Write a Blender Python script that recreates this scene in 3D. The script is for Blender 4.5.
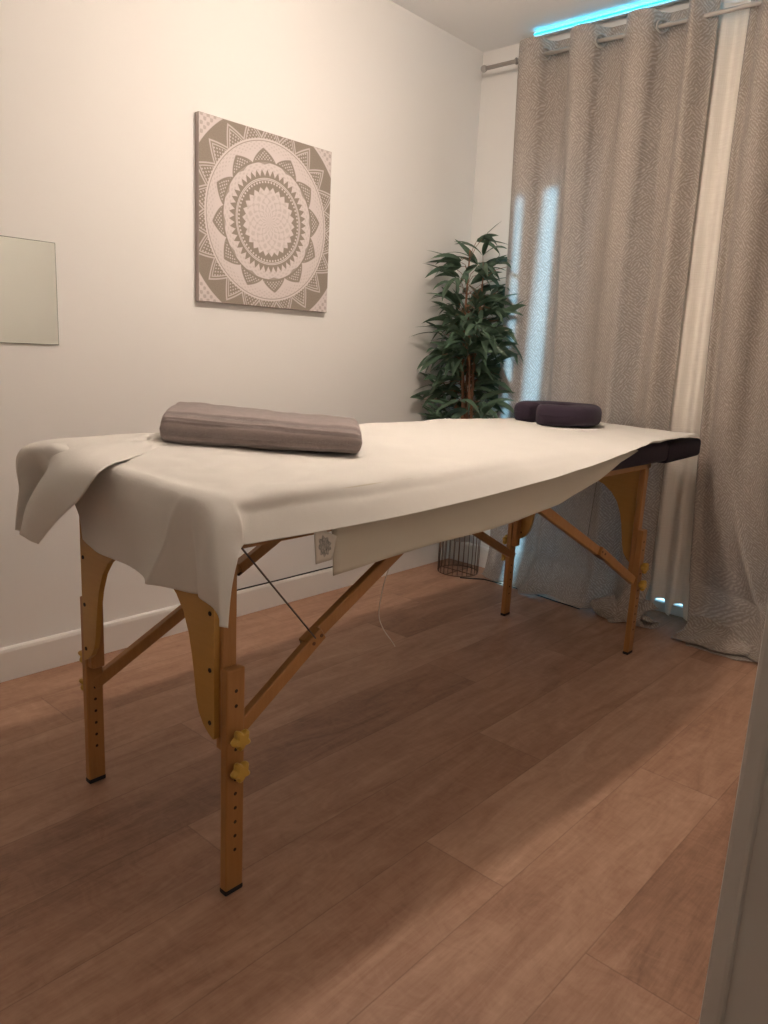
import bpy, bmesh, math, random
from mathutils import Vector, Matrix, noise
PI = math.pi
for _o in list(bpy.data.objects): bpy.data.objects.remove(_o)
scene = bpy.context.scene
C = scene.collection

# ------------------------------------------------------------------ camera
F_PX, YAW, PITCH, ROLL = 762.5, 0.7232, 0.2127, 0.0511
CAM = Vector((2.292, 0.0, 1.056))
fw = Vector((-math.sin(YAW)*math.cos(PITCH), math.cos(YAW)*math.cos(PITCH), -math.sin(PITCH)))
rt = fw.cross(Vector((0, 0, 1))).normalized()
up = rt.cross(fw)
rt2 = rt*math.cos(ROLL) + up*math.sin(ROLL)
up2 = up*math.cos(ROLL) - rt*math.sin(ROLL)
cd = bpy.data.cameras.new('camera'); cam = bpy.data.objects.new('camera', cd); C.objects.link(cam)
M3 = Matrix((rt2, up2, -fw)).transposed()
cam.matrix_world = Matrix.Translation(CAM) @ M3.to_4x4()
cd.sensor_fit = 'VERTICAL'; cd.sensor_height = 36.0; cd.lens = F_PX*36.0/1024.0
cd.clip_start = 0.01
scene.camera = cam

# ------------------------------------------------------------------ world, exposure
world = bpy.data.worlds.new('daylight'); scene.world = world; world.use_nodes = True
bg = world.node_tree.nodes['Background']
bg.inputs['Color'].default_value = (0.36, 0.74, 1.0, 1); bg.inputs['Strength'].default_value = 2.2
vs = scene.view_settings
scene.display_settings.display_device = 'sRGB'
vs.view_transform = 'Standard'; vs.look = 'None'; vs.gamma = 1.0; vs.use_curve_mapping = False
vs.exposure = 0.76
LAMP_POS = Vector((0.97, 1.84, 2.12))
LAMP_POS_B = Vector((0.97, 1.32, 2.12))
LAMP_EMIT = 730.0
FILL_W = 2.2
LAMP_COL = (1.0, 0.845, 0.715)

sd_ = bpy.data.lights.new('sun', 'SUN'); sd_.energy = 17.0; sd_.color = (0.34, 0.74, 1.0); sd_.angle = math.radians(9)
so_ = bpy.data.objects.new('sun', sd_); C.objects.link(so_); so_.location = (0.5, 8.0, 4.0)
so_.rotation_euler = Vector((0.04, -1.0, -0.50)).to_track_quat('-Z', 'Y').to_euler()
fd_ = bpy.data.lights.new('corridor_fill_light', 'AREA'); fd_.shape = 'RECTANGLE'; fd_.size = 1.0; fd_.size_y = 1.6  # soft fill added beside the doorway to lift the shaded parts
fd_.energy = FILL_W; fd_.color = (1.0, 0.86, 0.70)
fo_ = bpy.data.objects.new('corridor_fill_light', fd_); C.objects.link(fo_); fo_.location = (2.85, 0.2, 2.38)
# ------------------------------------------------------------------ node helper
class X:
    """a float socket (or constant) with arithmetic that writes Math nodes"""
    def __init__(s, t, v): s.t = t; s.v = v
    def op(s, o, *a, clamp=False):
        n = s.t.nodes.new('ShaderNodeMath'); n.operation = o; n.use_clamp = clamp
        for i, q in enumerate((s,) + a):
            q = q.v if isinstance(q, X) else q
            if isinstance(q, (int, float)): n.inputs[i].default_value = q
            else: s.t.links.new(q, n.inputs[i])
        return X(s.t, n.outputs[0])
    def __add__(s, o): return s.op('ADD', o)
    def __sub__(s, o): return s.op('SUBTRACT', o)
    def __mul__(s, o): return s.op('MULTIPLY', o)
    def __truediv__(s, o): return s.op('DIVIDE', o)
    __radd__ = __add__; __rmul__ = __mul__
    def __rsub__(s, o): return (s*-1.0) + o
    def abs(s): return s.op('ABSOLUTE')
    def fract(s): return s.op('FRACT')
    def floor(s): return s.op('FLOOR')
    def sin(s): return s.op('SINE')
    def cos(s): return s.op('COSINE')
    def clamp(s): return s.op('ADD', 0.0, clamp=True)
    def max(s, o): return s.op('MAXIMUM', o)
    def min(s, o): return s.op('MINIMUM', o)
    def less(s, e, w=0.01): return ((s*-1.0 + e)/w + 0.5).clamp()      # 1 where s < e, soft edge w
    def more(s, e, w=0.01): return ((s - e)/w + 0.5).clamp()
    def between(s, a, b, w=0.01): return s.more(a, w)*s.less(b, w)

class Mat:
    def __init__(s, name):
        s.m = bpy.data.materials.new(name); s.m.use_nodes = True; s.t = s.m.node_tree
        s.p = s.t.nodes['Principled BSDF']; s.out = s.t.nodes['Material Output']
    def set(s, key, v):
        i = s.p.inputs[key]
        if isinstance(v, X): v = v.v
        if hasattr(v, 'is_linked') or hasattr(v, 'links'): s.t.links.new(v, i)
        else: i.default_value = v
        return s
    def node(s, typ, **kw):
        n = s.t.nodes.new(typ)
        for k, v in kw.items(): setattr(n, k, v)
        return n
    def co(s, which='Object'):
        n = s.node('ShaderNodeTexCoord'); return n.outputs[which]
    def xyz(s, sock):
        n = s.node('ShaderNodeSeparateXYZ'); s.t.links.new(sock, n.inputs[0])
        return [X(s.t, n.outputs[i]) for i in range(3)]
    def comb(s, x, y, z=0.0):
        n = s.node('ShaderNodeCombineXYZ')
        for i, q in enumerate((x, y, z)):
            q = q.v if isinstance(q, X) else q
            if isinstance(q, (int, float)): n.inputs[i].default_value = q
            else: s.t.links.new(q, n.inputs[i])
        return n.outputs[0]
    def noise(s, vec, scale, detail=3.0, rough=0.55, dist=0.0):
        n = s.node('ShaderNodeTexNoise'); n.inputs['Scale'].default_value = scale
        n.inputs['Detail'].default_value = detail; n.inputs['Roughness'].default_value = rough
        n.inputs['Distortion'].default_value = dist
        s.t.links.new(vec, n.inputs['Vector']); return X(s.t, n.outputs[0])
    def mixc(s, f, a, b):
        n = s.node('ShaderNodeMix'); n.data_type = 'RGBA'
        f = f.v if isinstance(f, X) else f
        if isinstance(f, (int, float)): n.inputs[0].default_value = f
        else: s.t.links.new(f, n.inputs[0])
        for i, q in ((6, a), (7, b)):
            if isinstance(q, tuple): n.inputs[i].default_value = (*q, 1) if len(q) == 3 else q
            else: s.t.links.new(q, n.inputs[i])
        return n.outputs[2]
    def bump(s, h, strength=0.3, dist=0.002):
        n = s.node('ShaderNodeBump'); n.inputs['Strength'].default_value = strength; n.inputs['Distance'].default_value = dist
        s.t.links.new(h.v, n.inputs['Height']); s.t.links.new(n.outputs[0], s.p.inputs['Normal']); return s
    def emit(s, col, strength):
        s.p.inputs['Emission Color'].default_value = (*col, 1); s.p.inputs['Emission Strength'].default_value = strength; return s
    def translucent(s, colsock, amount):
        """cloth that lets light through: mix a translucent lobe in"""
        tr = s.node('ShaderNodeBsdfTranslucent'); mx = s.node('ShaderNodeMixShader'); mx.inputs[0].default_value = amount
        if isinstance(colsock, tuple): tr.inputs[0].default_value = (*colsock, 1)
        else: s.t.links.new(colsock, tr.inputs[0])
        s.t.links.new(s.p.outputs[0], mx.inputs[1]); s.t.links.new(tr.outputs[0], mx.inputs[2])
        s.t.links.new(mx.outputs[0], s.out.inputs[0]); return s

def flat(name, col, rough=0.6, metal=0.0, spec=0.4):
    m = Mat(name); m.set('Base Color', (*col, 1)); m.set('Roughness', rough); m.set('Metallic', metal)
    m.set('Specular IOR Level', spec); return m.m

def srgb(r, g, b):
    f = lambda c: c/12.92 if c <= 0.04045 else ((c + 0.055)/1.055)**2.4
    return tuple(f(c/255.0) for c in (r, g, b))

# ------------------------------------------------------------------ materials
def wall_mat(name, col):
    m = Mat(name); o = m.co(); n = m.noise(o, 260, 2)
    big = m.noise(o, 1.3, 2)
    m.set('Base Color', m.mixc(big*0.5, col, tuple(c*0.96 for c in col))); m.set('Roughness', 0.85); m.set('Specular IOR Level', 0.2)
    m.bump(n, 0.12, 0.0006); return m.m
M_WALL = wall_mat('wall_paint', (0.86, 0.84, 0.81))
M_CEIL = wall_mat('ceiling_paint', (0.88, 0.87, 0.86))
M_TRIM = flat('trim_paint', (0.80, 0.77, 0.73), 0.45)
M_FRAME = flat('door_frame_paint', (0.52, 0.49, 0.46), 0.45)

def floor_mat():
    m = Mat('wood_plank_vinyl'); x, y, z = m.xyz(m.co())
    W = 0.2025
    sx = (x - 0.3925)/W; idx = sx.floor(); fx = sx.fract()
    joints = {-2: .3, -1: .9, 0: .55, 1: 1.11, 2: .42, 3: .86, 4: 1.69-1.54+.0, 5: 1.20, 6: 1.855-1.54, 7: 1.16, 8: .6}
    ramp = m.node('ShaderNodeValToRGB'); ramp.color_ramp.interpolation = 'CONSTANT'
    ks = sorted(joints); els = ramp.color_ramp.elements
    els[0].position = 0.0; els[1].position = 1.0/12
    while len(els) < len(ks): els.new(0.5)
    for i, k in enumerate(ks):
        els[i].position = i/12.0; v = (joints[k] % 1.54)/1.54; els[i].color = (v, v, v, 1)
    m.t.links.new(((idx + 2.5)/12.0).v, ramp.inputs[0])
    off = X(m.t, ramp.outputs[0])
    sy = y/1.54 - off; iy = sy.floor(); fy = sy.fract()
    wn = m.node('ShaderNodeTexWhiteNoise'); wn.noise_dimensions = '2D'
    m.t.links.new(m.comb(idx, iy), wn.inputs['Vector']); rnd = X(m.t, wn.outputs[0])
    vec = m.comb(x*1.0 + rnd*9.0, y*0.20 + rnd*17.0, rnd*5.0)
    g1 = m.noise(vec, 13, 6, 0.62, 1.4); g2 = m.noise(vec, 4.0, 3, 0.5, 0.6)
    fine = m.noise(m.comb(x, y*0.06, rnd), 190, 3, 0.6, 0.3)
    rip = m.noise(m.comb(x*0.55 + rnd*4, y*0.8, 0.0), 24, 4, 0.6, 2.6)
    t = (g1*0.80 + g2*0.45 + fine*0.26 + rip*0.32 + rnd*0.26 - 0.46).clamp()
    r2 = m.node('ShaderNodeValToRGB'); e = r2.color_ramp.elements
    e[0].position = 0.16; e[0].color = (0.165, 0.082, 0.050, 1); e[1].position = 0.92; e[1].color = (0.53, 0.338, 0.235, 1)
    q = e.new(0.5); q.color = (0.345, 0.190, 0.122, 1)
    m.t.links.new(t.v, r2.inputs[0])
    seam = ((fx - 0.5).abs().more(0.494, 0.008)).max((fy - 0.5).abs().more(0.4990, 0.0012))
    m.set('Base Color', m.mixc(seam*0.30, r2.outputs[0], (0.07, 0.035, 0.022)))
    m.set('Roughness', (t*0.12 + 0.46)); m.set('Specular IOR Level', 0.35)
    m.bump(fine*0.6 + g1*0.5 - seam*1.2, 0.12, 0.0015); return m.m
M_FLOOR = floor_mat()

def wood_mat(name, a, b, axis=2, scale=1.0):
    m = Mat(name); c = m.xyz(m.co()); s = [5.0*scale]*3; s[axis] = 0.6*scale
    v = m.comb(c[0]*s[0], c[1]*s[1], c[2]*s[2])
    n = m.noise(v, 7, 5, 0.6, 0.8); f = m.noise(v, 34, 3, 0.6)
    m.set('Base Color', m.mixc((n*0.9 + f*0.4 - 0.2).clamp(), a, b)); m.set('Roughness', 0.42); m.set('Specular IOR Level', 0.4)
    m.set('Coat Weight', 0.15); m.bump(f, 0.06, 0.001); return m.m
M_WOOD = wood_mat('honey_beech', (0.30, 0.130, 0.036), (0.47, 0.235, 0.080))
M_PLY = wood_mat('plywood_panel', (0.42, 0.22, 0.042), (0.53, 0.295, 0.075), 0)
M_KNOB = flat('yellow_knob_plastic', (0.52, 0.32, 0.055), 0.4)
M_RUB = flat('black_rubber', (0.012, 0.012, 0.016), 0.6)
M_STEEL = flat('dark_steel', (0.13, 0.105, 0.09), 0.45, 0.5)
M_BRONZE = flat('bronzed_hinge', (0.15, 0.070, 0.035), 0.5, 0.3)
M_HOLE = flat('bolt_hole', (0.025, 0.012, 0.006), 0.8)
M_METAL = flat('brushed_nickel', (0.42, 0.39, 0.36), 0.5, 0.35)

def vinyl():
    m = Mat('plum_vinyl'); o = m.co(); n = m.noise(o, 330, 2)
    m.set('Base Color', (0.012, 0.007, 0.018, 1)); m.set('Roughness', 0.55); m.set('Specular IOR Level', 0.2)
    m.bump(n + m.noise(o, 14, 2)*3.0, 0.2, 0.0015); return m.m
M_VINYL = vinyl()
def plush():
    m = Mat('plum_fabric'); o = m.co(); n = m.noise(o, 420, 2)
    m.set('Base Color', m.mixc(n, (0.016, 0.008, 0.019), (0.034, 0.018, 0.036))); m.set('Roughness', 0.9)
    m.set('Sheen Weight', 0.06); m.bump(n + m.noise(o, 22, 2)*4.0, 0.35, 0.002); return m.m
M_PLUSH = plush()

def sheet_mat(name, col, tr):
    m = Mat(name); o = m.co(); n = m.noise(o, 520, 2); w = m.noise(o, 22, 4, 0.6); b = m.noise(o, 5, 2)
    m.set('Base Color', m.mixc(n*0.5 + b*0.3, col, tuple(c*0.93 for c in col))); m.set('Roughness', 0.85); m.set('Specular IOR Level', 0.25)
    m.bump(n*0.25 + w*1.0, 0.22, 0.003); m.translucent(tuple(c*0.9 for c in col), tr); return m.m
M_SHEET = sheet_mat('white_nonwoven', (0.80, 0.765, 0.715), 0.14)
M_UNDER = sheet_mat('cream_flannel', (0.70, 0.645, 0.54), 0.22)

def towel_mat():
    m = Mat('mauve_terry'); uvx, uvy, uvz = m.xyz(m.co('UV'))
    o = m.co(); lo = m.noise(o, 340, 3, 0.7); n2 = m.noise(o, 34, 3)
    rib = (uvy*PI*2.0*11.0 + n2*1.8).sin()*0.5 + 0.5
    m.set('Base Color', m.mixc((rib*0.42 + lo*0.9 + n2*0.2 - 0.30).clamp(), (0.27, 0.205, 0.195), (0.72, 0.595, 0.555)))
    m.set('Roughness', 0.95); m.set('Sheen Weight', 0.4); m.bump(lo*1.6 + rib*0.7 + n2*0.4, 1.0, 0.006); return m.m
M_TOWEL = towel_mat()

def curtain_mat():
    m = Mat('taupe_jacquard'); u, v, _ = m.xyz(m.co('UV'))
    base = m.comb(u, v)
    nz = m.noise(base, 34, 2); nz2 = m.noise(base, 9, 2)
    vo = m.node('ShaderNodeTexVoronoi'); vo.inputs['Scale'].default_value = 17.0
    m.t.links.new(m.comb(u + nz*0.03, v*0.9 + nz2*0.03), vo.inputs['Vector'])
    sp = m.node('ShaderNodeSeparateColor'); m.t.links.new(vo.outputs['Color'], sp.inputs[0])
    rnd = X(m.t, sp.outputs[0])
    ang = (rnd.more(0.5, 0.001)*2.0 - 1.0)*(rnd*0.5 + 0.45)
    ph = (u*ang.sin() + v*ang.cos())*(2*PI/0.0108) + nz*11.0
    st = (ph.sin()*0.5 + 0.5)
    weave = m.noise(base, 900, 2)
    brk = m.noise(base, 85, 2)
    k = (st*(brk*2.4 - 0.65).clamp()*1.0 + weave*0.5 + nz2*0.3 - 0.18).clamp()
    col = m.mixc(k, (0.280, 0.230, 0.190), (0.58, 0.508, 0.448))
    m.set('Base Color', col); m.set('Roughness', 0.75); m.set('Sheen Weight', 0.15)
    m.bump(st*0.8 + weave*0.6, 0.35, 0.002)
    m.translucent(m.mixc(k, (0.30, 0.27, 0.25), (0.50, 0.47, 0.45)), 0.22); return m.m
M_CURT = curtain_mat()
def sheer_mat():
    m = Mat('ivory_voile'); u, v, _ = m.xyz(m.co('UV'))
    h1 = m.noise(m.comb(u*4, v*120), 2.0, 2); h2 = m.noise(m.comb(u*160, v*3), 2.0, 2)
    col = m.mixc((h1 + h2 - 0.5).clamp(), (0.74, 0.67, 0.59), (0.90, 0.84, 0.76))
    m.set('Base Color', col); m.set('Roughness', 0.8); m.bump(h1 + h2, 0.2, 0.001)
    m.translucent((0.7, 0.68, 0.65), 0.05); return m.m
M_SHEER = sheer_mat()

def mandala_mat():
    m = Mat('mandala_print'); u, v, _ = m.xyz(m.co('UV'))
    px = (u - 0.5)*2.0; py = (v - 0.5)*2.0
    r = (px*px + py*py).op('SQRT'); th = py.op('ARCTAN2', px)
    def tri(n, ph=0.0):                                     # 1 on each spoke, 0 between
        f = (th*(n/(2*PI)) + ph).fract(); return ((f - 0.5).abs()*-2.0 + 1.0)
    dark = r.more(tri(26)*-0.05 + 0.40, 0.012)*r.less(0.485, 0.008)              # inner ring with teeth
    fd = (th*(64/(2*PI))).fract() - 0.5
    dots = ((fd*fd)*0.0022 + (r - 0.45)*(r - 0.45)).op('SQRT').less(0.012, 0.006)
    dark = dark*(dots*-1.0 + 1.0)
    dark = dark*(((r - 0.474).abs().less(0.005, 0.004))*-1.0 + 1.0)
    t1 = tri(44)
    dark = dark.max(r.more(0.495, 0.006)*r.less(t1*0.075 + 0.515, 0.012))          # saw teeth
    t2 = tri(12, 0.25)
    pet = r.more(0.665, 0.008)*r.less(t2.op('POWER', 0.8)*0.150 + 0.675, 0.012)     # twelve lace petals
    lace = ((th*96.0).sin()*(r*150.0).sin()).more(0.25, 0.3)*r.more(0.69, 0.01)*r.less(t2*0.12 + 0.675, 0.012)
    dark = dark.max(pet*(lace*-0.75 + 1.0))
    t3 = tri(12, 0.75)
    dark = dark.max(r.more(t3*0.05 + 0.64, 0.006)*r.less(0.668, 0.006)*0.8)
    dark = dark.max((r - 0.90).abs().less(0.005, 0.005)*0.8)
    band = r.more(0.925, 0.008)*r.less(1.205, 0.008)
    t4 = tri(22)
    l1 = (r - (t4*0.20 + 0.935)).abs().less(0.014, 0.012)
    l2 = (r - (t4*0.20 + 0.885)).abs().less(0.010, 0.010)
    l3 = ((th*132.0).sin()*(r*110.0).sin()).more(0.4, 0.3)*r.less(t4*0.20 + 0.885, 0.01)
    dark = dark.max(band*((l1.max(l2).max(l3))*-0.75 + 1.0))
    corner = r.more(1.235, 0.01)*((px*70.0).sin()*(py*70.0).cos() + m.noise(m.co('UV'), 24, 2) - 0.5).more(0.15, 0.3)*0.45
    dark = dark.max(corner)
    ctr = r.less(0.36, 0.03)*((th*16.0).cos()*(r*60.0).sin() + (th*24.0).sin()*(r*120.0).cos()*0.6).more(0.25, 0.5)*0.26
    dark = dark.max(ctr)
    soft = r.between(0.56, 0.66, 0.02)*((th*44.0).sin()*(r*120.0).sin()).more(0.3, 0.4)*0.22
    dark = dark.max(soft)
    dark = dark.max(r.between(0.80, 0.895, 0.02)*((th*72.0).sin()*(r*140.0).sin()).more(0.4, 0.4)*0.25)
    grain = m.noise(m.co('UV'), 160, 2)
    col = m.mixc((dark*0.92 + (grain - 0.5)*0.28).clamp(), (0.66, 0.59, 0.575), (0.25, 0.205, 0.16))
    m.set('Base Color', col); m.set('Roughness', 0.8); m.bump(m.noise(m.co('UV'), 420, 2), 0.1, 0.0006); return m.m
M_MAND = mandala_mat()
M_CANV = flat('canvas_edge', (0.40, 0.34, 0.32), 0.8)

def leaf_mat():
    m = Mat('bamboo_leaf'); o = m.co(); n = m.noise(o, 9, 2); n2 = m.noise(o, 60, 2)
    m.set('Base Color', m.mixc((n*0.9 + n2*0.4 - 0.15).clamp(), (0.032, 0.068, 0.046), (0.125, 0.20, 0.125)))
    m.set('Roughness', 0.45); m.translucent((0.05, 0.10, 0.04), 0.08); return m.m
M_LEAF = leaf_mat()
M_CANE = wood_mat('bamboo_cane', (0.20, 0.085, 0.045), (0.34, 0.17, 0.09))
M_POT = flat('white_pot', (0.62, 0.60, 0.58), 0.5)
M_SOIL = flat('potting_moss', (0.05, 0.04, 0.02), 0.95)
M_WIRE = flat('copper_wire', (0.22, 0.14, 0.10), 0.4, 0.7)
M_BLACK = flat('black_cable', (0.012, 0.012, 0.012), 0.5)
M_CORD = flat('pale_cord', (0.66, 0.58, 0.50), 0.7)
M_SHUT = flat('shutter_aluminium', (0.45, 0.45, 0.45), 0.6)
M_PVC = flat('window_pvc', (0.75, 0.75, 0.74), 0.4)
M_STONE = flat('balcony_stone', (0.20, 0.20, 0.195), 0.8)
mm = Mat('mirror_glass'); mm.set('Base Color', (0.73, 0.75, 0.70, 1)); mm.set('Metallic', 1.0); mm.set('Roughness', 0.02); M_MIRR = mm.m
M_EDGE = flat('polished_glass_edge', (0.22, 0.24, 0.20), 0.2)
mg = Mat('window_glass'); _tr = mg.node('ShaderNodeBsdfTransparent'); _gl = mg.node('ShaderNodeBsdfGlossy'); _gl.inputs['Roughness'].default_value = 0.02
_mx = mg.node('ShaderNodeMixShader'); _mx.inputs[0].default_value = 0.06
mg.t.links.new(_tr.outputs[0], _mx.inputs[1]); mg.t.links.new(_gl.outputs[0], _mx.inputs[2]); mg.t.links.new(_mx.outputs[0], mg.out.inputs[0]); M_GLASS = mg.m
ml = Mat('light_strip_cyan'); ml.set('Base Color', (0.1, 0.5, 0.6, 1)); ml.emit((0.0, 0.52, 0.85), 5.5); M_LED = ml.m
mb = Mat('lamp_globe'); mb.set('Base Color', (0.9, 0.85, 0.8, 1)); mb.emit(LAMP_COL, LAMP_EMIT); M_GLOBE = mb.m
mb2 = Mat('lamp_globe_dim'); mb2.set('Base Color', (0.9, 0.85, 0.8, 1)); mb2.emit(LAMP_COL, LAMP_EMIT*0.35); M_GLOBE_B = mb2.m
def tag_mat():
    m = Mat('paper_tag'); u, v, _ = m.xyz(m.co('UV'))
    px = (u - 0.5)/0.36; py = (v - 0.50)/0.36
    rr = (px*px + py*py).op('SQRT')
    f = m.noise(m.comb(u*9, v*5), 1.6, 4, 0.7)
    ray = (py.op('ARCTAN2', px)*9.0).sin()*0.10
    k = (rr + ray).less(0.85, 0.1)*(f*1.9 - 0.35).clamp()
    m.set('Base Color', m.mixc(k, (0.62, 0.58, 0.52), (0.10, 0.105, 0.11))); m.set('Roughness', 0.7); return m.m
M_TAG = tag_mat()

# ------------------------------------------------------------------ mesh helpers
def obj(name, bm, mats, parent=None, smooth=False):
    me = bpy.data.meshes.new(name)
    bmesh.ops.recalc_face_normals(bm, faces=bm.faces[:])
    bm.to_mesh(me); bm.free()
    for mt in (mats if isinstance(mats, (list, tuple)) else [mats]): me.materials.append(mt)
    if smooth:
        for p in me.polygons: p.use_smooth = True
    o = bpy.data.objects.new(name, me); C.objects.link(o)
    if parent is not None: o.parent = parent; o.matrix_parent_inverse = Matrix.Translation(-parent.location)
    return o
def tag(o, label, cat, group=None):
    o['label'] = label; o['category'] = cat
    if group: o['group'] = group
    return o
def thing(name, label, cat, loc, group=None):
    o = bpy.data.objects.new(name, None); C.objects.link(o); o.location = loc; o.empty_display_size = 0.1
    return tag(o, label, cat, group)
def struct(o): o['kind'] = 'structure'; return o
def box(bm, x0, x1, y0, y1, z0, z1, bevel=0.0, seg=2, mi=0):
    vs_ = [bm.verts.new((x, y, z)) for x in (x0, x1) for y in (y0, y1) for z in (z0, z1)]
    fs = [bm.faces.new([vs_[i] for i in f]) for f in ((0,1,3,2),(4,6,7,5),(0,4,5,1),(2,3,7,6),(0,2,6,4),(1,5,7,3))]
    for f in fs: f.material_index = mi
    if bevel:
        es = list({e for f in fs for e in f.edges})
        bmesh.ops.bevel(bm, geom=es, offset=bevel, segments=seg, profile=0.5, affect='EDGES')
    return bm
def bar(bm, a, b, w, h, side=Vector((1, 0, 0)), bevel=0.002):
    """rectangular bar from a to b, w along side, h across"""
    a, b = Vector(a), Vector(b); d = (b - a).normalized(); s = (side - d*side.dot(d)).normalized(); n = d.cross(s)
    t = bmesh.new(); box(t, -w/2, w/2, -h/2, h/2, 0, (b - a).length, bevel, 1)
    m = Matrix((s, n, d)).transposed().to_4x4(); m.translation = a
    t.transform(m); me = bpy.data.meshes.new('t'); t.to_mesh(me); t.free(); bm.from_mesh(me); bpy.data.meshes.remove(me)
    return bm
def tube(bm, pts, r, seg=8, caps=True):
    pts = [Vector(p) for p in pts]; rings = []; prev = None
    for i, p in enumerate(pts):
        d = (pts[min(i+1, len(pts)-1)] - pts[max(i-1, 0)]).normalized()
        if prev is None:
            n = d.orthogonal().normalized()
        else:
            n = (prev - d*prev.dot(d)).normalized()
        prev = n; bn = d.cross(n); rr = r[i] if isinstance(r, (list, tuple)) else r
        rings.append([bm.verts.new(p + (n*math.cos(2*PI*k/seg) + bn*math.sin(2*PI*k/seg))*rr) for k in range(seg)])
    for A, B in zip(rings, rings[1:]):
        for k in range(seg): bm.faces.new((A[k], A[(k+1) % seg], B[(k+1) % seg], B[k]))
    if caps: bm.faces.new(rings[0][::-1]); bm.faces.new(rings[-1])
    return bm
def torus(bm, c, axis, R, r, n=20, m=8):
    axis = Vector(axis).normalized(); u = axis.orthogonal().normalized(); v = axis.cross(u); c = Vector(c)
    g = []
    for i in range(n):
        a = 2*PI*i/n; d = u*math.cos(a) + v*math.sin(a)
        g.append([bm.verts.new(c + d*(R + r*math.cos(2*PI*j/m)) + axis*r*math.sin(2*PI*j/m)) for j in range(m)])
    for i in range(n):
        for j in range(m): bm.faces.new((g[i][j], g[(i+1) % n][j], g[(i+1) % n][(j+1) % m], g[i][(j+1) % m]))
    return bm
def lathe(bm, prof, c, seg=24):
    c = Vector(c); g = []
    for r, z in prof: g.append([bm.verts.new(c + Vector((r*math.cos(2*PI*k/seg), r*math.sin(2*PI*k/seg), z))) for k in range(seg)])
    for A, B in zip(g, g[1:]):
        for k in range(seg): bm.faces.new((A[k], A[(k+1) % seg], B[(k+1) % seg], B[k]))
    return bm
def grid(bm, nu, nv, fn, uvfn=None, mi=0):
    """surface fn(i/nu, j/nv)"""
    uvl = bm.loops.layers.uv.verify()
    V = [[bm.verts.new(fn(i/nu, j/nv)) for j in range(nv+1)] for i in range(nu+1)]
    for i in range(nu):
        for j in range(nv):
            f = bm.faces.new((V[i][j], V[i+1][j], V[i+1][j+1], V[i][j+1])); f.material_index = mi; f.smooth = True
            for l, (a, b) in zip(f.loops, ((i, j), (i+1, j), (i+1, j+1), (i, j+1))):
                l[uvl].uv = uvfn(a/nu, b/nv) if uvfn else (a/nu, b/nv)
    return V
def cr(p0, p1, p2, p3, t):
    return 0.5*((2*p1) + (p2 - p0)*t + (2*p0 - 5*p1 + 4*p2 - p3)*t*t + (3*p1 - p0 - 3*p2 + p3)*t**3)
def cpatch(P):
    """Catmull-Rom surface through a lattice of points P[row][col] -> fn(u along rows, v along cols)"""
    P = [[Vector(p) for p in row] for row in P]; R, Q = len(P), len(P[0])
    def line(pts, t):
        n = len(pts); x = t*(n-1); i = min(int(x), n-2); f = x - i
        return cr(pts[max(i-1, 0)] if i > 0 else pts[0]*2 - pts[1], pts[i], pts[i+1], pts[i+2] if i+2 < n else pts[-1]*2 - pts[-2], f)
    return lambda u, v: line([line(row, v) for row in P], u)
def solidify(o, th, off=0.0):
    md = o.modifiers.new('thickness', 'SOLIDIFY'); md.thickness = th; md.offset = off; return o
def fbm(x, y, z=0.0, o=3):
    s, a = 0.0, 1.0
    for k in range(o): s += a*noise.noise(Vector((x, y, z + k*7.3))); x *= 2; y *= 2; a *= 0.5
    return s
def lerp(a, b, t): return a + (b - a)*t
def smooth01(t): t = max(0.0, min(1.0, t)); return t*t*(3 - 2*t)
def interp(xs, ys, x):
    if x <= xs[0]: return ys[0]
    for a, b, c, d in zip(xs, xs[1:], ys, ys[1:]):
        if x <= b: return lerp(c, d, (x - a)/(b - a))
    return ys[-1]

# ------------------------------------------------------------------ the room
D, H = 3.122, 2.395            # window wall, ceiling height
XR = 2.165                     # inner face of the right wall
DY0, DY1, DZ = -0.34, 0.60, 2.05   # doorway in the right wall
YF = -0.75                     # wall behind
WX0, WX1, WZ1 = 0.315, 1.62, 2.12   # window opening (a balcony door)
bm = bmesh.new(); box(bm, -0.12, 3.5, YF-0.12, D+0.16, -0.08, 0.0); struct(obj('floor', bm, M_FLOOR))
bm = bmesh.new(); box(bm, -0.12, 3.5, YF-0.12, D+0.16, H, H+0.1); struct(obj('ceiling', bm, M_CEIL))
bm = bmesh.new(); box(bm, -0.12, 0.0, YF-0.12, D+0.16, 0, H); struct(obj('wall_left', bm, M_WALL))
bm = bmesh.new()
box(bm, 0.0, WX0, D, D+0.16, 0, H); box(bm, WX1, XR+0.13, D, D+0.16, 0, H); box(bm, WX0, WX1, D, D+0.16, WZ1, H)
struct(obj('wall_back', bm, M_WALL))
bm = bmesh.new()
box(bm, XR, XR+0.13, DY1+0.02, D, 0, H); box(bm, XR, XR+0.13, YF, DY0-0.02, 0, H); box(bm, XR, XR+0.13, DY0-0.02, DY1+0.02, DZ+0.02, H)
struct(obj('wall_right', bm, M_WALL))
bm = bmesh.new(); box(bm, 0.0, 3.5, YF-0.12, YF, 0, H); struct(obj('wall_front', bm, M_WALL))
bm = bmesh.new(); box(bm, 3.4, 3.5, YF, D, 0, H); box(bm, XR+0.13, 3.4, 1.5, 1.6, 0, H); struct(obj('wall_corridor', bm, M_WALL))
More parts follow.
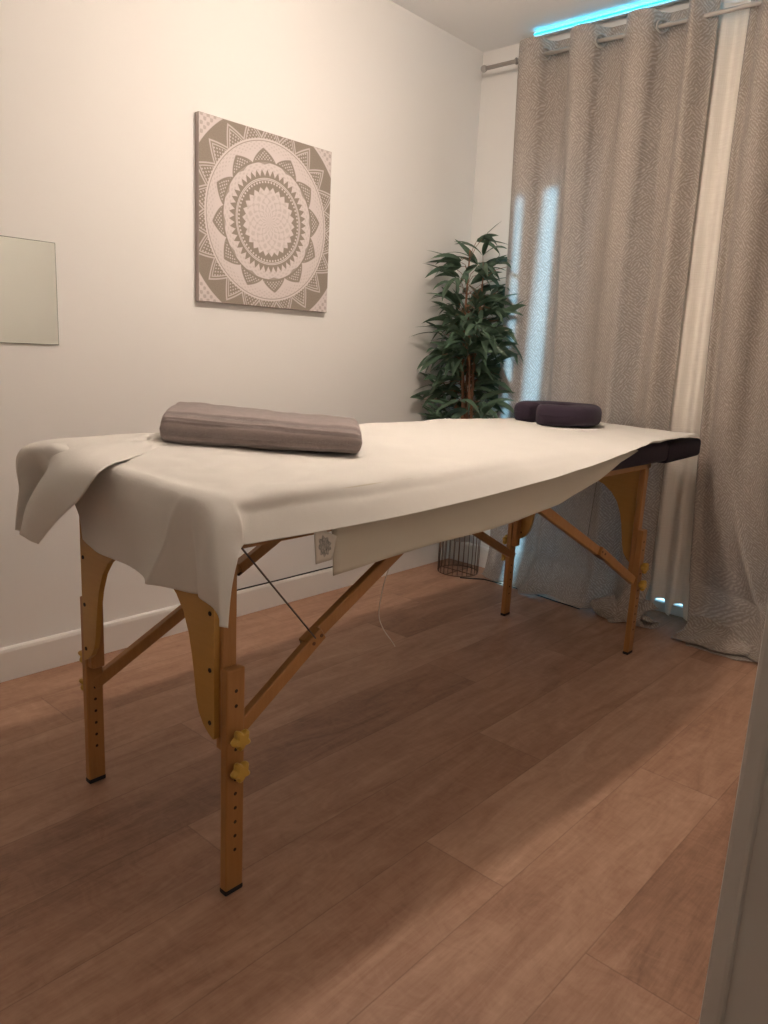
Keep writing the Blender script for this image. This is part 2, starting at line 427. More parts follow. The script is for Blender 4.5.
# baseboards
def baseboard(name, pts):
    bm = bmesh.new(); prof = [(0.0, 0.0), (0.016, 0.0), (0.016, 0.092), (0.013, 0.100), (0.007, 0.104), (0.0, 0.104)]
    (x0, y0), (x1, y1), (nx, ny) = pts
    A = [bm.verts.new((x0 + nx*a, y0 + ny*a, b)) for a, b in prof]; B = [bm.verts.new((x1 + nx*a, y1 + ny*a, b)) for a, b in prof]
    for k in range(len(prof)): bm.faces.new((A[k], A[(k+1) % 6], B[(k+1) % 6], B[k]))
    bm.faces.new(A[::-1]); bm.faces.new(B)
    struct(obj(name, bm, M_TRIM))
baseboard('baseboard_left', ((0, YF), (0, D), (1, 0)))
baseboard('baseboard_back', ((0.016, D), (WX0-0.01, D), (0, -1)))
baseboard('baseboard_right', ((XR, DY1+0.09), (XR, D), (-1, 0)))
# door frame of the doorway the camera looks through
bm = bmesh.new()
box(bm, XR-0.002, XR+0.132, DY1, DY1+0.02, 0, DZ+0.02, 0.002, 1); box(bm, XR-0.002, XR+0.132, DY0-0.02, DY0, 0, DZ+0.02, 0.002, 1)
box(bm, XR-0.002, XR+0.132, DY0, DY1, DZ, DZ+0.02)
box(bm, XR-0.016, XR+0.0015, DY1-0.006, DY1+0.07, 0, DZ+0.09, 0.004, 2); box(bm, XR-0.016, XR+0.0015, DY0-0.07, DY0+0.006, 0, DZ+0.09, 0.004, 2)
box(bm, XR-0.016, XR+0.0015, DY0, DY1, DZ-0.006, DZ+0.09)
struct(obj('door_1', bm, M_FRAME))
# balcony door; unseen shutter and left mullion shaped so daylight strips reach the curtain
win = obj('window_1', (lambda b: (box(b, WX0, WX0+0.026, D+0.04, D+0.10, 0, WZ1), box(b, WX1-0.06, WX1, D+0.04, D+0.10, 0, WZ1),
      box(b, WX0, WX1, D+0.04, D+0.10, WZ1-0.06, WZ1), box(b, 0.98, 1.06, D+0.04, D+0.10, 0.0, WZ1), box(b, 0.372, 0.432, D+0.04, D+0.10, 0.0, WZ1), box(b, WX0, WX1, D+0.04, D+0.10, 0.0, 0.042), b)[-1])(bmesh.new()), M_PVC)
struct(win)
bm = bmesh.new(); box(bm, 0.432, 0.98, D+0.066, D+0.072, 0.0, WZ1-0.06); obj('pane', bm, M_GLASS, win)
bm = bmesh.new(); box(bm, WX0+0.026, 0.372, D+0.066, D+0.072, 0.0, WZ1-0.06); obj('pane', bm, M_GLASS, win)
bm = bmesh.new(); box(bm, 1.06, WX1-0.06, D+0.066, D+0.072, 0.0, WZ1-0.06); obj('pane', bm, M_GLASS, win)
bm = bmesh.new()
z = 0.070
while z < WZ1:
    box(bm, 0.492, WX1, D+0.115, D+0.128, z, min(z+0.052, WZ1), 0.004, 1); z += 0.0515
box(bm, WX0-0.01, 0.50, D+0.115, D+0.128, 1.86, WZ1); box(bm, WX0-0.01, 0.40, D+0.115, D+0.128, 0.0, 0.45)  # pieces added to end the daylight strips at top and foot
obj('unseen_shutter', bm, M_SHUT, win)
bm = bmesh.new(); box(bm, -0.6, 2.8, D+0.16, D+1.6, -0.10, -0.005); struct(obj('trim_1', bm, M_STONE))

# ------------------------------------------------------------------ pendant lamp over the table (invented fixture for the room's unseen lamp, above the picture)
pl = thing('invented_pendant_lamp', 'invented hanging bar lamp with two white globes above the massage table', 'lamp', (LAMP_POS.x, 1.58, H))
LX, LZ = LAMP_POS.x, LAMP_POS.z + 0.115
bm = bmesh.new(); lathe(bm, [(0.0, -0.001), (0.045, -0.001), (0.045, -0.012), (0.012, -0.028), (0.0, -0.028)], (LX, 1.58, H)); obj('ceiling_rose', bm, M_PVC, pl, True)
bm = bmesh.new(); tube(bm, [(LX, 1.58, H-0.02), (LX, 1.58, LZ)], 0.003); obj('cord', bm, M_PVC, pl)
bm = bmesh.new(); tube(bm, [(LX, LAMP_POS_B.y-0.03, LZ), (LX, LAMP_POS.y+0.03, LZ)], 0.008, 12); obj('lamp_bar', bm, M_PVC, pl)
for q, gm in ((LAMP_POS, M_GLOBE), (LAMP_POS_B, M_GLOBE_B)):
    bm = bmesh.new(); lathe(bm, [(0.0, 0.115), (0.014, 0.112), (0.014, 0.024), (0.0, 0.022)], q); obj('lamp_holder', bm, M_PVC, pl, True)
    bm = bmesh.new(); bmesh.ops.create_uvsphere(bm, u_segments=24, v_segments=14, radius=0.028); bm.transform(Matrix.Translation(q) @ Matrix.Diagonal((1, 1, 0.45, 1))); obj('globe', bm, gm, pl, True)

# cyan light strip on the ceiling in front of the window wall
ls = thing('light_strip', 'glowing cyan light strip along the ceiling above the curtains', 'light strip', (1.03, D-0.08, H))
bm = bmesh.new(); box(bm, 0.315, 1.75, D-0.081, D-0.0745, H-0.017, H-0.012, 0.0015, 1); obj('diffuser', bm, M_LED, ls)
bm = bmesh.new(); box(bm, 0.313, 1.752, D-0.0742, D-0.0705, H-0.024, H-0.0005); obj('profile', bm, M_PVC, ls)  # lip added to keep the strip's glow off the wall

# ------------------------------------------------------------------ massage table
TX0, TX1, TY0, TY1 = 0.66, 1.28, 0.735, 2.62
table = thing('massage_table', 'folding massage table with honey wood legs and plum padded top', 'table', (0.97, 1.69, 0))
def cushion(bm, x0, x1, y0, y1, z0, z1, b, tilt=0.0):
    t = bmesh.new(); box(t, x0, x1, y0, y1, z0, z1, b, 4)
    for v in t.verts: v.co.z += tilt*(v.co.y - y0)
    me = bpy.data.meshes.new('t'); t.to_mesh(me); t.free(); bm.from_mesh(me); bpy.data.meshes.remove(me); return bm
obj('padded_top', cushion(bmesh.new(), TX0, TX1, TY0, TY1, 0.718, 0.785, 0.014), M_VINYL, table, True)
obj('head_extension', cushion(bmesh.new(), TX0+0.01, TX1-0.006, TY1+0.004, 2.945, 0.706, 0.772, 0.014, 0.025), M_VINYL, table, True)
bm = bmesh.new()
for x in (0.70, 1.20): box(bm, x, x+0.03, TY0+0.03, TY1-0.02, 0.690, 0.719)
for y in (TY0+0.03, 1.66, 1.70, TY1-0.05): box(bm, 0.70, 1.23, y, y+0.03, 0.690, 0.719)
obj('underframe', bm, M_WOOD, table)
def arch_panel(y, inner0, inner1):
    """plywood end panel, cut to an arch that runs down both legs"""
    ds = [(0.325, 0.004), (0.332, 0.018), (0.345, 0.034), (0.365, 0.048), (0.395, 0.057), (0.43, 0.062), (0.47, 0.069), (0.51, 0.079), (0.55, 0.096), (0.58, 0.120), (0.605, 0.155), (0.62, 0.195), (0.628, 0.24)]
    L = [(inner0 + d, z) for z, d in ds]; R = [(inner1 - d, z) for z, d in ds][::-1]
    poly = [(inner0, 0.690), (inner0, 0.325)] + L + R + [(inner1, 0.325), (inner1, 0.690)]
    bm = bmesh.new()
    n = len(poly)
    A = [bm.verts.new((x, y - 0.006, z)) for x, z in poly]; B = [bm.verts.new((x, y + 0.006, z)) for x, z in poly]
    for k in range(n): bm.faces.new((A[k], A[(k+1) % n], B[(k+1) % n], B[k]))
    # caps as strips so the concave outline stays clean
    m_ = len(ds) + 2
    for V in (A, B):
        for k in range(0, m_ - 1): bm.faces.new((V[k], V[k+1], V[n-2-k], V[n-1-k])) if False else None
        left = V[:m_]; right = V[::-1][:m_]
        for k in range(1, m_-1): bm.faces.new((left[0], left[k], left[k+1]))
        for k in range(1, m_-1): bm.faces.new((right[0], right[k], right[k+1]))
        bm.faces.new((left[0], left[-1], right[-1], right[0]))
    return bm
def screw(bm, c, axis, r=0.004, d=0.003):
    c = Vector(c); a = Vector(axis); tube(bm, [c, c + a*d], r, 10)
def star_knob(c, axis):
    """five-lobed clamp knob on a bolt"""
    axis = Vector(axis).normalized(); u = axis.orthogonal().normalized(); v = axis.cross(u); c = Vector(c); bm = bmesh.new()
    n = 40
    def ring(h, k): return [bm.verts.new(c + axis*h + (u*math.cos(2*PI*i/n) + v*math.sin(2*PI*i/n))*k*(0.0175 + 0.0035*math.cos(5*2*PI*i/n))) for i in range(n)]
    rs = [ring(0.002, 0.45), ring(0.007, 0.5), ring(0.009, 0.95), ring(0.014, 1.04), ring(0.020, 1.0), ring(0.024, 0.75)]
    for A, B in zip(rs, rs[1:]):
        for i in range(n): bm.faces.new((A[i], A[(i+1) % n], B[(i+1) % n], B[i]))
    bm.faces.new(rs[0][::-1]); bm.faces.new(rs[-1]); return bm
def leg_set(side, y, dirn, knob_z):
    """side +1 right (outer face +x), -1 left; dirn = +1 near end (brace runs to +y)"""
    X0 = 1.222 if side > 0 else 0.708            # inner / outer boards meet here
    a0, a1 = sorted((X0, X0 - side*0.020)); b0, b1 = sorted((X0, X0 + side*0.020))
    bm = bmesh.new(); box(bm, a0, a1, y-0.016, y+0.016, 0.30, 0.700, 0.002, 1)
    obj('upper_leg', bm, M_WOOD, table)
    bm = bmesh.new(); box(bm, b0, b1, y-0.0205, y+0.0205, 0.009, 0.468, 0.003, 2)
    low = obj('lower_leg', bm, M_WOOD, table)
    bm = bmesh.new()
    for z in (0.425, 0.395, 0.307, 0.245, 0.215, 0.185, 0.155, 0.125, 0.095):
        for xx, s in ((X0 + side*0.020, side), (X0, -side)):
            if z > 0.30 and s == -side: continue
            tube(bm, [(xx - s*0.004, y, z), (xx + s*0.0004, y, z)], 0.0036, 10)
    obj('peg_hole', bm, M_HOLE, low)['kind'] = 'stuff'
    bm = bmesh.new(); box(bm, b0-0.0006, b1+0.0006, y-0.021, y+0.021, 0.0, 0.012, 0.003, 2); obj('rubber_foot', bm, M_RUB, low)
    for z in knob_z: obj('clamp_knob', star_knob((X0 + side*0.020, y, z), (side, 0, 0)), M_KNOB, table)
    for z in knob_z:
        bm = bmesh.new(); bar(bm, (X0 - side*0.0005, y, z), (X0 - side*0.034, y, z), 0.014, 0.014); obj('bolt_head', bm, M_KNOB, table)
def end_panel(y, s):
    p = obj('end_panel', arch_panel(y, 0.716, 1.212), M_PLY, table)
    bm = bmesh.new()
    for x in (0.728, 1.200):
        for z in (0.355, 0.46, 0.57): screw(bm, (x, y - 0.006, z), (0, -1, 0), 0.0045, 0.0015)
    obj('screw', bm, M_HOLE, p)['kind'] = 'stuff'
YN, YFAR = 0.805, 2.594
leg_set(+1, YN, 1, (0.333, 0.268)); leg_set(-1, YN, 1, (0.315, 0.245))
leg_set(+1, YFAR, -1, (0.333, 0.268)); leg_set(-1, YFAR, -1, (0.315, 0.245))
end_panel(YN - 0.022, 1); end_panel(YFAR + 0.022, 1)
def brace(x, p0, pk, p1, side):
    d = Vector((side*0.010, 0, 0))
    a = Vector((x, *p0)); k = Vector((x, *pk)); e = Vector((x, *p1)); dr = (e - a).normalized()
    bm = bmesh.new(); bar(bm, a - dr*0.015, k + dr*0.02, 0.018, 0.030); lo = obj('brace', bm, M_WOOD, table)
    bm = bmesh.new(); bar(bm, k - dr*0.025 + d, e + d, 0.018, 0.030); obj('brace', bm, M_WOOD, table)
    bm = bmesh.new()
    for q in (-0.012, 0.012): tube(bm, [k + dr*q - Vector((0.010, 0, 0)), k + dr*q + Vector((0.0105, 0, 0))], 0.004, 10)
    bar(bm, k - dr*0.03 + d*0.5 + Vector((0, 0, -0.017)), k + dr*0.03 + d*0.5 + Vector((0, 0, -0.017)), 0.024, 0.003)
    obj('hinge', bm, M_BRONZE, lo)
# right braces, outer x slightly inside the post
brace(1.228, (0.83, 0.345), (1.012, 0.470), (1.43, 0.700), -1)
brace(0.700, (0.815, 0.255), (1.24, 0.470), (1.69, 0.700), 1)
brace(1.228, (2.555, 0.290), (2.29, 0.435), (1.76, 0.695), -1)
brace(0.700, (2.60, 0.255), (2.18, 0.47), (1.74, 0.700), 1)
bm = bmesh.new(); tube(bm, [(1.238, 0.812, 0.700), (1.238, 1.005, 0.475)], 0.0019, 6); obj('steel_cable', bm, M_STEEL, table)
bm = bmesh.new(); tube(bm, [(1.222, 2.215, 0.700), (1.222, 2.19, 0.487)], 0.0009, 6); obj('steel_cable', bm, M_STEEL, table)

# ------------------------------------------------------------------ lower cover and its paper tag
cover = thing('mattress_cover', 'cream cover on the massage table hanging lower under the white sheet', 'cover', (0.97, 1.6, 0.79))
hy = [0.985, 1.18, 1.47, 1.85, 2.07, 2.19, 2.30]; hz = [0.626, 0.631, 0.640, 0.660, 0.705, 0.752, 0.779]
def cover_fn(u, v):
    y = lerp(0.985, 2.30, u); zb = interp(hy, hz, y)
    # cross-section: left hem, across the top, right hem
    zs = 0.789; xl, xr = TX0 - 0.006, TX1 + 0.005
    if v < 0.15:
        t = v/0.15; return Vector((xl - 0.006*(1-t), y, lerp(0.70, zs, smooth01(t))))
    if v < 0.6:
        t = (v - 0.15)/0.45; return Vector((lerp(xl, xr, t), y, zs))
    t = (v - 0.6)/0.4
    x = xr + 0.014*t*(1 + 0.5*math.sin(y*9.0)) + 0.004*fbm(y*4, t*2); return Vector((x, y, lerp(zs, zb, t)))
bm = bmesh.new(); grid(bm, 60, 50, cover_fn); solidify(obj('cover_cloth', bm, M_UNDER, cover), 0.002)
def tag_fn(u, v):
    y = 0.925 + 0.060*u + (0.018*(1-v))*(1-u); zt = 0.735 - 0.03*u
    return Vector((1.297 + 0.01*v, y, lerp(0.655 + 0.002*u, zt, v)))
bm = bmesh.new(); grid(bm, 8, 8, tag_fn); o = solidify(obj('paper_tag', bm, M_TAG, cover), 0.001); o['label'] = 'white paper tag with a grey printed emblem'

# ------------------------------------------------------------------ white sheet
ys = [0.80, 0.95, 1.18, 1.47, 1.83, 2.19, 2.44, 2.68, 2.93]
hemx = [1.312, 1.32, 1.336, 1.356, 1.37, 1.348, 1.308, 1.285, 1.268]
hemz = [0.7237, 0.7238, 0.7289, 0.745, 0.7709, 0.7964, 0.8005, 0.7941, 0.7853]
lx = [0.560, 0.562, 0.565, 0.565, 0.565, 0.565, 0.572, 0.585, 0.60]
lz = [0.772, 0.775, 0.778, 0.78, 0.780, 0.780, 0.780, 0.779, 0.778]
rows = []
rows.append([(0.800, .742, .632), (0.835, .738, .625), (0.885, .734, .619), (0.965, .738, .619), (1.085, .712, .631), (1.165, .735, .617), (1.235, .722, .620), (1.300, .715, .622), (1.354, .722, .606)])
rows.append([(0.785, .741, .690), (0.825, .736, .685), (0.880, .732, .685), (0.965, .735, .685), (1.095, .712, .688), (1.165, .735, .686), (1.240, .718, .688), (1.300, .706, .672), (1.338, .735, .660)])
rows.append([(0.720, .738, .752), (0.780, .728, .756), (0.860, .722, .758), (0.965, .724, .758), (1.095, .716, .762), (1.165, .726, .760), (1.250, .718, .768), (1.298, .722, .745), (1.325, .752, .700)])
rows.append([(0.630, .740, .800), (0.690, .742, .810), (0.820, .742, .803), (0.960, .742, .799), (1.095, .742, .799), (1.165, .742, .797), (1.255, .747, .797), (1.296, .765, .772), (1.311, .775, .722)])
for y, hx, z_, xx, zz in zip(ys, hemx, hemz, lx, lz):
    e = smooth01((y - 1.9)/0.6); g = 0.014*(1 - smooth01((y - 2.2)/0.6))
    rows.append([(xx, y, zz + g*0.6), (lerp(0.600, 0.63, e), y, lerp(zz, 0.798, 0.75) + g), (0.665, y, 0.799 + g), (0.80, y, 0.797 + g*0.45), (0.95, y, 0.797), (1.12, y, 0.797),
                 (lerp(1.262, 1.255, e), y, lerp(0.798, 0.795, e)), (lerp(lerp(1.262, hx, 0.55), hx-0.006, e), y, lerp(lerp(0.798, z_, 0.42), 0.793, e)), (hx, y, z_)])
def crease(x, z, x0, z0, x1, z1, w):
    '''sharp pleat running from (x0, z0) at the top down to (x1, z1) at the hem'''
    t = (z0 - z)/(z0 - z1)
    if t <= 0: return 0.0
    xc = lerp(x0, x1, t); return min(t, 1.0)**0.8*math.exp(-abs(x - xc)/w)
patch = cpatch(rows)
def sheet_fn(u, v):
    p = patch(u, v)
    top = smooth01((p.z - 0.74)/0.05)*smooth01((p.y - 0.74)/0.1)
    edge = smooth01((p.x - 1.22)/0.06) + smooth01((0.68 - p.x)/0.06)
    w = fbm(p.x*2.3 + 3, p.y*1.6, 1.0)*0.0045 + abs(fbm(p.x*5 + p.y*2, p.y*3 - p.x, 4.0))*0.0065
    p = p.copy(); p.z += top*(w + 0.001) + edge*top*fbm(p.y*3, 2.0, 6.0)*0.004
    if p.y < 0.80:
        p.y -= 0.032*crease(p.x, p.z, 1.195, 0.805, 1.125, 0.62, 0.028) + 0.030*crease(p.x, p.z, 1.285, 0.80, 1.345, 0.61, 0.022) - 0.018*crease(p.x, p.z, 1.225, 0.79, 1.215, 0.61, 0.03)
    if top < 0.5:
        p.y += fbm(p.x*9, p.z*3, 2.0)*0.005*(1 - top)
    return p
sheet = thing('massage_sheet', 'white non-woven sheet draped over the massage table and its near end', 'sheet', (0.95, 1.7, 0.797))
bm = bmesh.new(); grid(bm, 170, 190, sheet_fn)
solidify(obj('sheet_cloth', bm, M_SHEET, sheet, True), 0.0012)
# the turned-over corner at the near left
wing = [
    [(0.560, 1.12, 0.808), (0.60, 1.10, 0.817), (0.66, 1.07, 0.8175), (0.71, 1.03, 0.814), (0.755, 0.975, 0.8075)],
    [(0.552, 0.92, 0.810), (0.60, 0.90, 0.818), (0.70, 0.88, 0.820), (0.78, 0.84, 0.817), (0.862, 0.832, 0.8075)],
    [(0.548, 0.735, 0.794), (0.605, 0.750, 0.798), (0.740, 0.740, 0.809), (0.850, 0.716, 0.812), (0.968, 0.700, 0.806)],
    [(0.524, 0.730, 0.691), (0.550, 0.790, 0.705), (0.690, 0.715, 0.752), (0.830, 0.668, 0.765), (0.945, 0.666, 0.750)],
    [(0.516, 0.725, 0.640), (0.530, 0.770, 0.650), (0.640, 0.700, 0.683), (0.740, 0.660, 0.690), (0.864, 0.660, 0.695)],
    [(0.516, 0.720, 0.598), (0.530, 0.740, 0.592), (0.590, 0.700, 0.607), (0.690, 0.675, 0.618), (0.752, 0.670, 0.622)],
]
bm = bmesh.new(); wf = cpatch(wing); grid(bm, 70, 50, lambda u, v: wf(u, v) + Vector((0, 0, 0.0012*fbm(u*5, v*5, 9))))
solidify(obj('turned_corner', bm, M_SHEET, sheet, True), 0.0012)

# ------------------------------------------------------------------ folded towel
def towel_layer(name, L, W, T0, T1, zb0, zb1, dx, dy, skew, seed, er, dome):
    bm = bmesh.new(); nL, n = 90, 80
    def fn(u, v):
        t = u*2 - 1; a = 2*PI*v; c, s_ = math.cos(a), math.sin(a)
        py = math.copysign(abs(c)**er, c); pz = math.copysign(abs(s_)**0.62, s_)
        e = min(u, 1-u)*L; k = math.sqrt(max(0.0, 1 - max(0.0, 1 - e/0.020)**2)) if e < 0.020 else 1.0
        T = lerp(T0, T1, u); zb = lerp(zb0, zb1, u)
        y = py*W/2*lerp(0.86, 1.0, k); z = zb + T/2 + pz*T/2*lerp(0.25, 1.0, k)
        if pz > 0: z += dome*(1 - py*py)*pz + dome*0.5*py*pz
        q = Vector((t*L/2, y, z)); nrm = Vector((0, py, pz))
        q += nrm*(0.0045*fbm(u*5 + seed, v*7, seed) + 0.0016*math.sin(v*2*PI*24) - 0.006*math.exp(-((pz + 0.30)/0.10)**2))
        return Vector((q.x + dx, q.y + dy + skew*q.x, max(q.z, zb + 0.0005)))
    grid(bm, nL, n, fn, lambda u, v: (u, v))
    bmesh.ops.remove_doubles(bm, verts=bm.verts[:], dist=0.00005)
    bm.transform(Mt); return obj(name, bm, M_TOWEL, None, True)
ang = math.atan2(1.297-0.965, 1.065-0.752)
Mt = Matrix.Translation((0.812, 1.214, 0.8035)) @ Matrix.Rotation(ang, 4, 'Z')
tag(towel_layer('folded_towel', 0.474, 0.245, 0.081, 0.059, 0.0, 0.0, 0.0, 0.0, -0.05, 5.0, 0.36, 0.010),
    'mauve ribbed towel folded flat on the near end of the white sheet', 'towel')

# ------------------------------------------------------------------ face cradle cushion
def horseshoe(center, zb, R, wd, T, open_dir, gap):
    bm = bmesh.new(); n, m_ = 48, 28; uvl = bm.loops.layers.uv.verify()
    def fn(u, v):
        a = open_dir + gap + u*(2*PI - 2*gap)
        end = min(u, 1-u)*(2*PI - 2*gap)*R
        k = math.sqrt(max(0.0, 1 - max(0.0, 1 - end/0.03)**2)); k = max(k, 0.02)
        b = 2*PI*v; c, s = math.cos(b), math.sin(b)
        w = math.copysign(abs(c)**0.55, c)*wd/2*k; h = math.copysign(abs(s)**0.6, s)*T/2*lerp(0.55, 1, k)
        rr = R + w; sq = 1.0
        return Vector((center[0] + rr*math.cos(a)*0.92, center[1] + rr*math.sin(a), zb + T/2 + h + 0.003*fbm(u*5, v*3, 3)))
    grid(bm, n, m_, fn); return bm
cush = tag(obj('face_cushion', horseshoe((0.818, 2.650, 0), 0.801, 0.120, 0.112, 0.078, math.radians(-110), math.radians(15)), M_PLUSH, None, True),
           'plum horseshoe face cushion lying on the far end of the white sheet', 'cushion')

# ------------------------------------------------------------------ picture, mirror, cable
bm = bmesh.new(); box(bm, 0.001, 0.021, 1.567, 2.168, 1.178, 1.772, 0.0015, 1)
uvl = bm.loops.layers.uv.verify(); bm.faces.ensure_lookup_table()
for f in bm.faces:
    f.normal_update()
    front = f.calc_center_median().x > 0.0205
    f.material_index = 0 if front else 1
    for l in f.loops: l[uvl].uv = ((l.vert.co.y - 1.567)/0.601, (l.vert.co.z - 1.178)/0.594)
tag(obj('wall_canvas', bm, [M_MAND, M_CANV]), 'square canvas with a taupe and white mandala on the left wall', 'picture')
mir = thing('wall_mirror', 'frameless square mirror on the left wall, cut by the picture edge', 'mirror', (0.003, 0.94, 1.16))
bm = bmesh.new(); box(bm, 0.0005, 0.0045, 0.795, 1.0845, 1.013, 1.305); obj('backing', bm, M_EDGE, mir)
bm = bmesh.new(); box(bm, 0.0045, 0.0055, 0.797, 1.0825, 1.015, 1.303); obj('mirror_glass', bm, M_MIRR, mir)
bm = bmesh.new(); tube(bm, [(0.0085, 1.70 + 0.1*k, 0.1065 + 0.0006*math.sin(k*1.7)) for k in range(9)], 0.0026, 6)
tag(obj('wall_cable', bm, M_BLACK), 'thin black cable lying along the top of the baseboard', 'cable')

# ------------------------------------------------------------------ curtains
ROD_Y, ROD_Z = 3.0, 2.275
rod = thing('curtain_rod', 'grey metal curtain rod with a ball end above the curtains', 'curtain rod', (0.9, ROD_Y, ROD_Z))
bm = bmesh.new(); tube(bm, [(0.11, ROD_Y, ROD_Z), (1.98, ROD_Y, ROD_Z)], 0.0085, 14); obj('pole', bm, M_METAL, rod, True)
bm = bmesh.new(); bmesh.ops.create_uvsphere(bm, u_segments=16, v_segments=10, radius=0.015); bm.transform(Matrix.Translation((0.098, ROD_Y, ROD_Z))); obj('finial', bm, M_METAL, rod, True)
bm = bmesh.new(); bmesh.ops.create_uvsphere(bm, u_segments=16, v_segments=10, radius=0.015); bm.transform(Matrix.Translation((1.99, ROD_Y, ROD_Z))); obj('finial', bm, M_METAL, rod, True)
for x in (0.265, 1.90):
    bm = bmesh.new(); tube(bm, [(x, ROD_Y, ROD_Z), (x, D-0.001, ROD_Z)], 0.006, 10); torus(bm, (x, ROD_Y, ROD_Z), (1, 0, 0), 0.011, 0.003); tube(bm, [(x, D-0.008, ROD_Z), (x, D-0.0005, ROD_Z)], 0.02, 16)
    obj('bracket', bm, M_METAL, rod, True)
# second rail for the voile
bm = bmesh.new(); box(bm, 0.97, 1.9, 3.066, 3.078, 2.322, 2.332)
for x in (1.05, 1.45, 1.85): box(bm, x, x+0.02, 3.066, 3.076, 2.332, H)
tag(obj('voile_rail', bm, M_PVC), 'slim white ceiling rail carrying the ivory voile', 'curtain rail')

PER = 0.248
def left_curtain(u, v):
    zt, L = 2.333, 2.333 + 0.11
    s = v*L                                     # distance down from the top
    t = min(1.0, s/zt)
    x = lerp(lerp(0.288, 0.332, t), lerp(1.096, 1.116, t), u)
    x0 = lerp(0.288, 1.128, u)
    ph = 2*PI*(x0 - 0.345)/PER
    A = lerp(0.052, 0.020, smooth01(t*1.25))
    w = math.cos(ph); w = math.copysign(abs(w)**lerp(0.45, 0.8, smooth01(t*2)), w)
    low = fbm(x0*4.2 + 1.7, t*0.9, 0.3, 2)*0.040 + fbm(x0*10.0, t*1.3, 5.0, 2)*0.014
    # a sharp return fold near each side
    y = ROD_Y - A*w - smooth01(t*1.6)*low
    y -= 0.022*smooth01(t*3)*math.exp(-((x0 - 0.90)/0.04)**2) - 0.022*smooth01(t*3)*math.exp(-((x0 - 0.975)/0.035)**2)
    y += 0.030*smooth01(t*3)*math.exp(-((x0 - 0.545)/0.03)**2) - 0.016*smooth01(t*3)*math.exp(-((x0 - 0.585)/0.03)**2)
    y = lerp(y, 3.030, smooth01((u - 0.90)/0.10)); y = min(y, 3.045)
    z = zt - s
    # foot of the curtain kicks forward and lies on the floor
    if z < 0.16:
        k = (0.16 - z)/0.27
        amp = interp([0.0, 0.2, 0.35, 0.75, 0.9, 1.0], [0.02, 0.07, 0.10, 0.07, 0.13, 0.10], u)
        y -= amp*smooth01(k) ; x -= 0.03*k*k*(1 - u)
        z = 0.16*(1 - smooth01(k*1.15)) + 0.004*smooth01(k*3) + 0.012*k*(1 + math.sin(u*23 + 3*k))*0.5
    return Vector((x, y, z))
cl = thing('curtain', 'left taupe patterned eyelet curtain, lit pale blue beside the plant', 'curtain', (0.70, ROD_Y, 0), 'taupe patterned curtains')
bm = bmesh.new(); V = grid(bm, 220, 150, left_curtain, lambda u, v: (u*1.35, v*2.44))
obj('curtain_panel', bm, M_CURT, cl, True)
for k in range(7):
    x = 0.345 + PER*(0.25 + 0.5*k)
    if x > 1.09: break
    sgn = 1 if k % 2 == 0 else -1
    bm = bmesh.new(); torus(bm, (x, ROD_Y, ROD_Z), (1.25, -sgn*1.0, 0), 0.023, 0.0045); obj('eyelet', bm, M_METAL, cl, True)
# crumpled end of the hem beside the far right leg
def heap(prof, c, ang, L, seed, wob=0.012):
    '''folded hem: a looping section carried along the floor'''
    cp_ = cpatch([[(0, b, z) for b, z in prof], [(0, b, z) for b, z in prof]])
    def fn(u, v):
        p = cp_(0.0, v); a = (u - 0.5)*L; k = 0.75 + 0.25*math.sin(PI*u) + 0.18*fbm(u*3.1 + seed, 0.3, seed)
        b = p.y*k + wob*fbm(u*4, v*2.5, seed + 2)*2 + 0.02*math.sin(u*5 + seed)
        z = max(0.003, p.z*k + wob*fbm(u*5, v*4, seed + 5)*smooth01(p.z/0.03))
        a += 0.03*math.sin(v*6 + seed)
        return Vector((c[0] + a*math.cos(ang) - b*math.sin(ang), c[1] + a*math.sin(ang) + b*math.cos(ang), z))
    return fn
bm = bmesh.new(); grid(bm, 50, 60, heap([(.075, .085), (.03, .078), (-.025, .066), (-.058, .036), (-.052, .008), (-.015, .004), (.012, .020), (.002, .040), (-.024, .036)], (1.06, 2.935), -0.12, 0.23, 3.3), lambda u, v: (u*0.25, v*0.35))
o = solidify(obj('crumpled_hem', bm, M_CURT, cl, True), 0.0015)

def right_curtain(u, v):
    zt, L = 2.333, 2.333 + 0.16
    s = v*L; t = min(1.0, s/zt)
    x0 = lerp(1.205, 1.93, u)
    x = lerp(1.205 + 0.085*t*t - 0.03*t*(1-t), lerp(1.93, 1.90, t), u)
    ph = 2*PI*(x0 - 1.30)/PER
    A = lerp(0.05, 0.026, smooth01(t*1.3)); w = math.cos(ph); w = math.copysign(abs(w)**0.75, w)
    y = ROD_Y - A*w - smooth01(t*1.5)*(fbm(x0*4 + 8, t*0.8, 2.2, 2)*0.035 + fbm(x0*11, t, 4.0, 2)*0.010)
    y += 0.02*math.exp(-((x0 - 1.245)/0.02)**2) - 0.018*math.exp(-((x0 - 1.212)/0.015)**2)
    y = min(y, 3.06)
    z = zt - s
    # the lower part is drawn to the right and bellies forward
    q = smooth01((0.95 - z)/0.95)
    x += 0.22*q*q*smooth01(u*6)*(1 - 0.5*u)
    y -= 0.05*q*smooth01(u*4) + 0.030*q*smooth01(u*6)*math.sin((x0 - 1.2)*2*PI/0.17 + 2.6*q)
    if z < 0.20:
        k = (0.20 - z)/0.36
        y -= 0.10*smooth01(k)*lerp(0.5, 1, smooth01(u*5)); z = 0.20*(1 - smooth01(k*1.2)) + 0.006*smooth01(k*3) + 0.02*k*(1 + math.sin(u*19 + 4*k))*0.5
        x += 0.06*k*k*(0.4 - u)
    return Vector((x, y, z))
cr_ = thing('curtain', 'right taupe patterned curtain cut by the picture edge, hem heaped on floor', 'curtain', (1.56, ROD_Y, 0), 'taupe patterned curtains')
